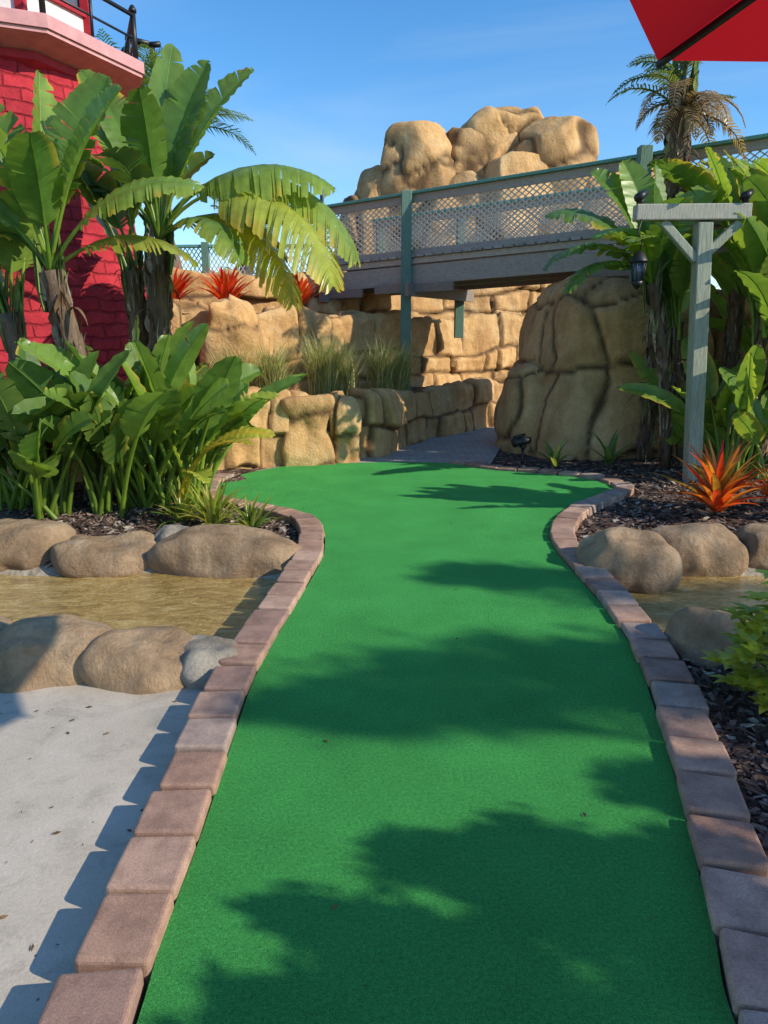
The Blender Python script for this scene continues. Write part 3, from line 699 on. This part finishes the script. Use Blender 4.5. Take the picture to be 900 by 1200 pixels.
def above(x,y,h):   # a spot at height h whose sun shadow lands near ground point (x,y)
    k=h/math.tan(SUN_EL); return (x+SUN_H.x*k,y+SUN_H.y*k,h)
tree("shade_tree",(6.4,-1.3,-.1),[(above(1.4,1.1,2.5),(.8,.65,.55)),(above(.9,1.7,2.3),(.42,.34,.22)),(above(.25,1.35,2.1),(.42,.42,.2)),(above(2.2,2.0,2.8),(.7,.5,.5)),(above(.8,.9,2.4),(.7,.5,.45)),(above(.55,1.95,2.4),(.38,.2,.16)),(above(1.4,2.2,2.7),(.42,.25,.25)),(above(0.0,1.15,2.2),(.4,.34,.18)),(above(-.1,1.6,2.1),(.3,.2,.12))],18500,.046,91,nsub=9,sp=.22)
tree("shade_tree",(13,-1.9,-.1),[(above(.8,3.35,6.6),(.8,.35,.28)),(above(1.9,3.1,7.0),(1.0,.5,.4)),(above(-.0,3.0,6.6),(.6,.25,.16)),(above(1.0,4.8,6.4),(.5,.22,.16)),(above(2.2,4.5,7.0),(.9,.5,.4))],8000,.06,92,.16)
mbn=MB(); rr=random.Random(4)
for i in range(40):
    cx=rr.uniform(-26,4); cy=rr.uniform(32,44); h=rr.uniform(2.5,5.0); r_=rr.uniform(1.2,2.4)
    for k in range(220):
        d=V(rr.gauss(0,1),rr.gauss(0,1),rr.gauss(0,1)).normalized()*rr.random()**.35
        q=V(cx,cy,h*.62)+V(d.x*r_,d.y*r_,d.z*h*.42); a=V(rr.gauss(0,1),rr.gauss(0,1),rr.gauss(0,1)).normalized(); bb=a.cross(V(0,.3,1)).normalized(); L=rr.uniform(.12,.3)
        mbn.add([q-a*L,q-bb*L*.5,q+a*L,q+bb*L*.5],[(0,1,2,3)],tuple(tonev(GD,G1,rr)))
mbn.build("distant_trees",LEAF,smooth=False)

# ornamental grass
for k,(x,y,h) in enumerate([(-1.5,10.2,.85),(-.85,10.6,1.0),(-.62,10.95,.9),(-.05,11.8,.9),(.25,12.3,.85),(-2.0,10.1,.75)]):
    mb=MB(); rr=random.Random(100+k)
    for i in range(420):
        a=rr.uniform(0,6.28); g=rr.random(); c=V(.16,.22,.06).lerp(V(.56,.50,.25),g)
        strap(mb,(x+rr.gauss(0,.07),y+rr.gauss(0,.07),.70),a,rr.uniform(0,.35),rr.uniform(.5,2.2),h*rr.uniform(.6,1.2),.011,tuple(c),tuple(c*1.2),5,1.8)
    mb.build("ornamental_grass",DRY)
# bromeliads
def brom(name,c,L,n,seed,cols,w=.06,spread=1.3):
    mb=MB(); rr=random.Random(seed)
    for i in range(n):
        k=(i+.5)/n; th=.1+spread*k*.7; col=Vector(rr.choice(cols)); b=Vector(c)+V(rr.uniform(-.03,.03),rr.uniform(-.03,.03),.02)
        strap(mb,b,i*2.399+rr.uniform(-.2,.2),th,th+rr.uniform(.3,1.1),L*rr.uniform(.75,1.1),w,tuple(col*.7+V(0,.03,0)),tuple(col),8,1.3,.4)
    mb.build(name,PETAL)
ORG=[(.75,.10,.02),(.8,.18,.03),(.62,.05,.02),(.7,.26,.05),(.35,.2,.04)]; REDS=[(.65,.035,.02),(.75,.10,.02),(.5,.02,.02)]
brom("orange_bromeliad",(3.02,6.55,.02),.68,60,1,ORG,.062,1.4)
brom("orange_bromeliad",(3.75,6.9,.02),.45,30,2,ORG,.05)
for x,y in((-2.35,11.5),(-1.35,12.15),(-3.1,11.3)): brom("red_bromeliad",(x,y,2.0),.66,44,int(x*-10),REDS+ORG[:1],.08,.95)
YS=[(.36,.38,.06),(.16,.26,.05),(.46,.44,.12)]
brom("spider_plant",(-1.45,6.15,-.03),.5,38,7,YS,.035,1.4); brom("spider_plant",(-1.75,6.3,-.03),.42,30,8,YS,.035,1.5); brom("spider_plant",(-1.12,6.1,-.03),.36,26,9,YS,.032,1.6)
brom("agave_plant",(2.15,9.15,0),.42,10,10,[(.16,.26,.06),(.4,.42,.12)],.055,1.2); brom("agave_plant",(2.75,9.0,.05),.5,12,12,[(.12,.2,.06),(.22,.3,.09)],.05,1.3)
# schefflera bush bottom right
e=empty("schefflera_shrub"); t=MB(); l=MB(); rr=random.Random(55)
for i in range(160):
    d=V(rr.gauss(0,1),rr.gauss(0,1),abs(rr.gauss(0,1))*.9).normalized(); c=V(1.84,2.95,.05)+V(d.x*.37,d.y*.36,d.z*.58)*rr.uniform(.6,1.05)
    if i%3==0: tube(t,[V(1.84+rr.uniform(-.04,.04),2.95,-.05),V(1.84,2.95,.08).lerp(c,.5)+V(0,0,-.03),c],[.012,.008,.004],5,(.14,.15,.07))
    col=V(.20,.29,.04).lerp(V(.62,.60,.07),rr.random())
    for k in range(8): strap(l,c,k*PI/4+rr.uniform(-.2,.2),rr.uniform(.7,1.3),rr.uniform(1.5,2.2),rr.uniform(.07,.11),.038,tuple(col*rr.uniform(.7,1.2)),None,5,1,.15)
t.build("stems",BARK,e); l.build("leaves",LEAF,e)

# ------------------------------------------------------------ wooden bridge
e=empty("wooden_bridge")
A=V(-1.15,13.96,0); Bp=V(8.2,7.8,0); d=(Bp-A).normalized(); nb=V(-d.y,d.x,0)
if nb.y<0: nb=-nb
def bp(x,off=0,z=0):
    s=(x-A.x)/d.x; p=A+d*s+nb*off; p.z=z+3.86+.035*x; return p     # z measured from top of rail
GRN=(.15,.26,.20); GW=(.42,.37,.31); DW=(.28,.23,.19); TRQ=(.16,.38,.30)
xs=(-1.15,8.2)
rail=MB(); wood=MB(); post=MB(); net=MB()
for off in (0,1.7):
    beam(rail,bp(xs[0],off,0),bp(xs[1],off,0),.17,.045,TRQ)
    beam(wood,bp(xs[0],off+.0,-.085),bp(xs[1],off,-.085),.04,.12,GW)
    beam(wood,bp(xs[0],off,-.93),bp(xs[1],off,-.93),.04,.13,GW)
    def netline(x0_,z0_,x1_,z1_): beam(net,bp(x0_,off-.0,z0_),bp(x1_,off,z1_),.010,.017,(.66,.60,.50))
    zt,zb=-.14,-.87; H=zt-zb; sp=.095; run=H*1.1; x=xs[0]-run
    while x<xs[1]:
        for (za,zc) in ((zb,zt),(zt,zb)):
            xa,xb=x,x+run; z_a,z_b=za,zc
            if xa<xs[0]: f_=(xs[0]-xa)/run; z_a=za+(zc-za)*f_; xa=xs[0]
            if xb>xs[1]: f_=(xs[1]-x)/run; z_b=za+(zc-za)*f_; xb=xs[1]
            if xb-xa>.02: netline(xa,z_a,xb,z_b)
        x+=sp
beam(wood,bp(xs[0],-.03,-1.05),bp(xs[1],-.03,-1.05),.06,.09,(.52,.46,.38))
beam(wood,bp(xs[0],0,-1.27),bp(xs[1],0,-1.27),.07,.30,GW); beam(wood,bp(xs[0],1.7,-1.27),bp(xs[1],1.7,-1.27),.07,.30,DW); beam(wood,bp(xs[0],.85,-1.27),bp(xs[1],.85,-1.27),.07,.28,DW)
x=xs[0]+.05
while x<xs[1]:
    a=bp(x,-.12,-1.0+.02);b=bp(x,1.85,-1.0+.02); beam(wood,a,b,.135,.035,tuple(V(*GW)*random.Random(int(x*99)).uniform(.8,1.15))); x+=.145
for x in (-1.06,.42,3.55,6.2):
    for off in (-.10,1.8):
        zg=.6 if off<0 else 1.6
        p=bp(x,off,.03 if x<3 else .1); beam(post,(p.x,p.y,zg if x<3 else 0),p,.17,.17,GRN)
    beam(wood,bp(x+.14,-.35,-1.52),bp(x+.14,2.0,-1.52),.07,.2,DW)
    beam(wood,bp(x-.5,-.12,-1.47),bp(x+.75,-.12,-1.50),.06,.14,DW)
rail.build("top_rail",POSTW,e,False,.008); wood.build("deck_and_beams",WOOD,e,False); post.build("posts",POSTW,e,False,.012); net.build("railing_net",NET,e,False)
# lower fence beyond the end of the bridge
e=empty("wooden_fence"); w=MB(); g=MB(); fa=V(-4.6,15.4,0); fb=V(-1.3,15.2,0)
beam(w,fa+V(0,0,3.35),fb+V(0,0,3.35),.14,.05,TRQ); beam(w,fa+V(0,0,2.75),fb+V(0,0,2.75),.05,.1,GW)
for i in range(4): q=fa.lerp(fb,i/3); beam(w,q+V(0,-.02,2.3),q+V(0,-.02,3.42),.13,.13,GRN)
for i in range(34):
    q0=fa.lerp(fb,i/38);q1=fa.lerp(fb,(i+4)/38)
    beam(g,q0+V(0,.01,2.8),q1+V(0,.01,3.32),.01,.016,(.66,.60,.50)); beam(g,q0+V(0,.01,3.32),q1+V(0,.01,2.8),.01,.016,(.66,.60,.50))
w.build("frame",POSTW,e,False); g.build("net",NET,e,False)

# lantern post right
e=empty("lantern_post"); w=MB(); pw=(.35,.37,.28)
beam(w,(3.50,8.30,-.1),(3.36,8.30,2.76),.16,.16,pw); beam(w,(2.62,8.27,2.85),(3.82,8.27,2.86),.14,.16,(.42,.40,.32))
beam(w,(2.92,8.28,2.77),(3.31,8.28,2.38),.08,.09,pw); beam(w,(3.74,8.28,2.77),(3.43,8.28,2.46),.08,.09,pw); w.build("timber_frame",POSTW,e,False,.012)
k=MB(); bk=(.012,.012,.014)
hx,hy=2.68,8.2
tube(k,[V(hx,hy,2.78),V(hx-.03,hy,2.66),V(hx+.02,hy,2.56),V(hx,hy,2.45)],.008,6,bk)
tube(k,[V(hx,hy,2.47),V(hx,hy,2.45),V(hx,hy,2.37),V(hx,hy,2.355)],[.015,.05,.10,.105],6,bk)
for i in range(6):
    a=i*PI/3; tube(k,[V(hx+.08*math.cos(a),hy+.08*math.sin(a),2.36),V(hx+.055*math.cos(a),hy+.055*math.sin(a),2.15)],.007,5,bk)
tube(k,[V(hx,hy,2.16),V(hx,hy,2.12),V(hx,hy,2.08)],[.065,.05,.01],6,bk)
for q in ((2.66,8.25,2.93),(3.76,8.25,2.94)):
    tube(k,[V(*q),V(q[0]+.02,q[1],q[2]+.06)],[.03,.03],8,bk); tube(k,[V(q[0]-.04,q[1]-.06,q[2]+.05),V(q[0]+.06,q[1]+.02,q[2]+.12)],[.05,.035],8,bk)
k.build("lantern_metal",METAL,e)
g=MB(); tube(g,[V(hx,hy,2.35),V(hx,hy,2.165)],[.068,.048],6,(.3,.3,.3)); g.build("lantern_glass",GLASS,e)
# garden spotlight
e=empty("garden_spotlight"); k=MB(); gx,gy=1.75,9.3
tube(k,[V(gx,gy,-.05),V(gx,gy,.24)],.02,8,bk); tube(k,[V(gx-.02,gy,.22),V(gx+.02,gy,.27)],.035,8,bk)
tube(k,[V(gx-.12,gy-.02,.30),V(gx-.06,gy,.31),V(gx+.06,gy,.33),V(gx+.10,gy,.335)],[.065,.06,.045,.03],12,bk)
tube(k,[V(gx+.02,gy,.25),V(gx+.02,gy,.31)],.018,8,bk); tube(k,[V(gx,gy,-.02),V(gx,gy,.03)],[.08,.05],10,bk)
tube(k,[V(gx-.13,gy-.02,.365),V(gx+.02,gy,.40)],[.02,.02],6,bk)
k.build("fixture",METAL,e)

# ------------------------------------------------------------ patio umbrella (cantilever, mast behind on the right)
e=empty("patio_umbrella"); RU=.88; cx_,cy_=.72,2.17; uc=V(cx_+RU*math.cos(rad(-58)),cy_+RU*math.sin(rad(-58)),0); tips=[]; ze=2.268
for i in range(6):
    a=rad(122-60*i); tips.append(V(uc.x+RU*math.cos(a),uc.y+RU*math.sin(a),ze))
top=V(uc.x,uc.y,ze+.26); mb=MB(); K=10
for i in range(6):
    a,b=tips[i],tips[(i+1)%6]; base=len(mb.v)
    for r_ in range(K+1):
        for c_ in range(K+1):
            u=r_/K;v_=c_/K; q=top.lerp(a.lerp(b,v_),u); q.z-=.02*math.sin(PI*v_)*math.sin(PI*u); mb.v.append(tuple(q)); mb.c.append((0,0,0))
    for r_ in range(K):
        for c_ in range(K): s=base+r_*(K+1)+c_; mb.f.append((s,s+1,s+K+2,s+K+1))
mb.build("canopy",CLOTH,e)
k=MB()
for i in range(6):
    beam(k,top-V(0,0,.03),tips[i]-V(0,0,.012),.012,.016,(.01,.01,.012)); beam(k,top.lerp(tips[i],.5)-V(0,0,.03),V(uc.x,uc.y,2.28),.012,.012,(.01,.01,.012))
mast=V(2.35,-1.3,0)
tube(k,[V(uc.x,uc.y,2.2),V(uc.x,uc.y,ze+.38)],.024,10,(.01,.01,.012)); tube(k,[V(uc.x,uc.y,ze+.38),uc.lerp(mast,.5)+V(0,0,2.9),mast+V(0,0,2.75)],.028,10,(.01,.01,.012))
tube(k,[mast+V(0,0,-.04),mast+V(0,0,2.85)],.04,10,(.01,.01,.012)); beam(k,mast+V(-.4,0,0),mast+V(.4,0,0),.1,.06,(.02,.02,.02)); beam(k,mast+V(0,-.4,.004),mast+V(0,.4,.004),.1,.06,(.02,.02,.02))
k.build("ribs_and_mast",METAL,e)

# ------------------------------------------------------------ lighthouse
e=empty("lighthouse"); lc=V(-5.0,10.3,0)
def octa(mb,prof,rot=0,n=8,caps=True):
    vv=[];fs=[]
    for r_,z in prof:
        for k in range(n): a=rot+2*PI*k/n; vv.append((lc.x+r_*math.cos(a),lc.y+r_*math.sin(a),z))
    for i in range(len(prof)-1):
        for k in range(n): fs.append((i*n+k,i*n+(k+1)%n,(i+1)*n+(k+1)%n,(i+1)*n+k))
    if caps: fs.append(tuple(range(n))[::-1]); fs.append(tuple((len(prof)-1)*n+k for k in range(n)))
    mb.add(vv,fs,(.5,.5,.5))
mb=MB(); NA,NZ=96,90
for j in range(NZ+1):
    z=-.2+4.82*j/NZ; r_=2.1-.65*j/NZ
    for k_ in range(NA+1):
        a=PI/2+2*PI*k_/NA; w_=V(math.cos(a)*r_,math.sin(a)*r_,z); rr_=r_+.03*noise.noise(w_*3)+.015*noise.noise(w_*9)
        mb.v.append((lc.x+rr_*math.cos(a),lc.y+rr_*math.sin(a),z)); mb.c.append((2*PI*k_/NA*1.8/10,z/10,0))
for j in range(NZ):
    for k_ in range(NA): a=j*(NA+1)+k_; mb.f.append((a,a+1,a+NA+2,a+NA+1))
mb.build("tower",RED,e,True)
mb=MB(); octa(mb,[(1.45,4.52),(1.58,4.60),(1.58,4.68)],0); mb.build("cornice",TRIMR,e,False)
mb=MB(); octa(mb,[(1.55,4.683),(1.97,4.76),(1.97,4.80)],0); mb.build("gallery_soffit",PINK,e,False)
mb=MB(); octa(mb,[(2.0,4.803),(2.0,4.93),(1.97,4.95)],0); mb.build("gallery_fascia",PINK,e,False)
mb=MB(); octa(mb,[(1.32,4.953),(1.32,5.45)],0); mb.build("lantern_room_wall",WHITE,e,False)
mb=MB(); octa(mb,[(1.26,5.453),(1.26,6.4)],0); mb.build("lantern_room_glazing",GLASS,e,False)
mb=MB(); octa(mb,[(1.6,6.403),(1.6,6.5),(.2,7.5)],0); mb.build("roof",TRIMR,e,False)
mb=MB(); k=MB()
for i in range(8):
    a=PI/4*i; c_,s_=math.cos(a),math.sin(a); b=PI/4*(i+1)
    beam(mb,(lc.x+1.34*c_,lc.y+1.34*s_,4.955),(lc.x+1.30*c_,lc.y+1.30*s_,6.4),.1,.1)
    for z in (5.45,5.95): beam(mb,(lc.x+1.33*c_,lc.y+1.33*s_,z),(lc.x+1.33*math.cos(b),lc.y+1.33*math.sin(b),z),.07,.07)
    for j in range(2):
        f_=j/2; px=lc.x+1.9*(c_*(1-f_)+math.cos(b)*f_); py=lc.y+1.9*(s_*(1-f_)+math.sin(b)*f_)
        tube(k,[V(px,py,4.95),V(px,py,5.50)],.035 if j==0 else .02,8,bk)
        if j==0: tube(k,[V(px,py,5.49),V(px,py,5.52),V(px,py,5.57)],[.05,.05,.02],8,bk)
    for z in (5.2,5.46): tube(k,[V(lc.x+1.9*c_,lc.y+1.9*s_,z),V(lc.x+1.9*math.cos(b),lc.y+1.9*math.sin(b),z)],.016 if z<5.4 else .028,6,bk)
mb.build("window_frames",TRIMR,e,False); k.build("gallery_railing",METAL,e)

# street lamps
for x,y,z in ((-5.6,20,8.5),(-2.35,30,7.3)):
    e=empty("street_lamp"); k=MB(); tube(k,[V(x,y,-.2),V(x,y,z-.2),V(x,y,z)],[.11,.07,.06],8,bk)
    beam(k,(x-.05,y,z),(x-.6 if x<-5 else x+.05,y,z+.12),.28,.1,bk); beam(k,(x-.1,y,z),(x+.2,y,z+.02),.12,.1,bk); k.build("pole_and_head",METAL,e)
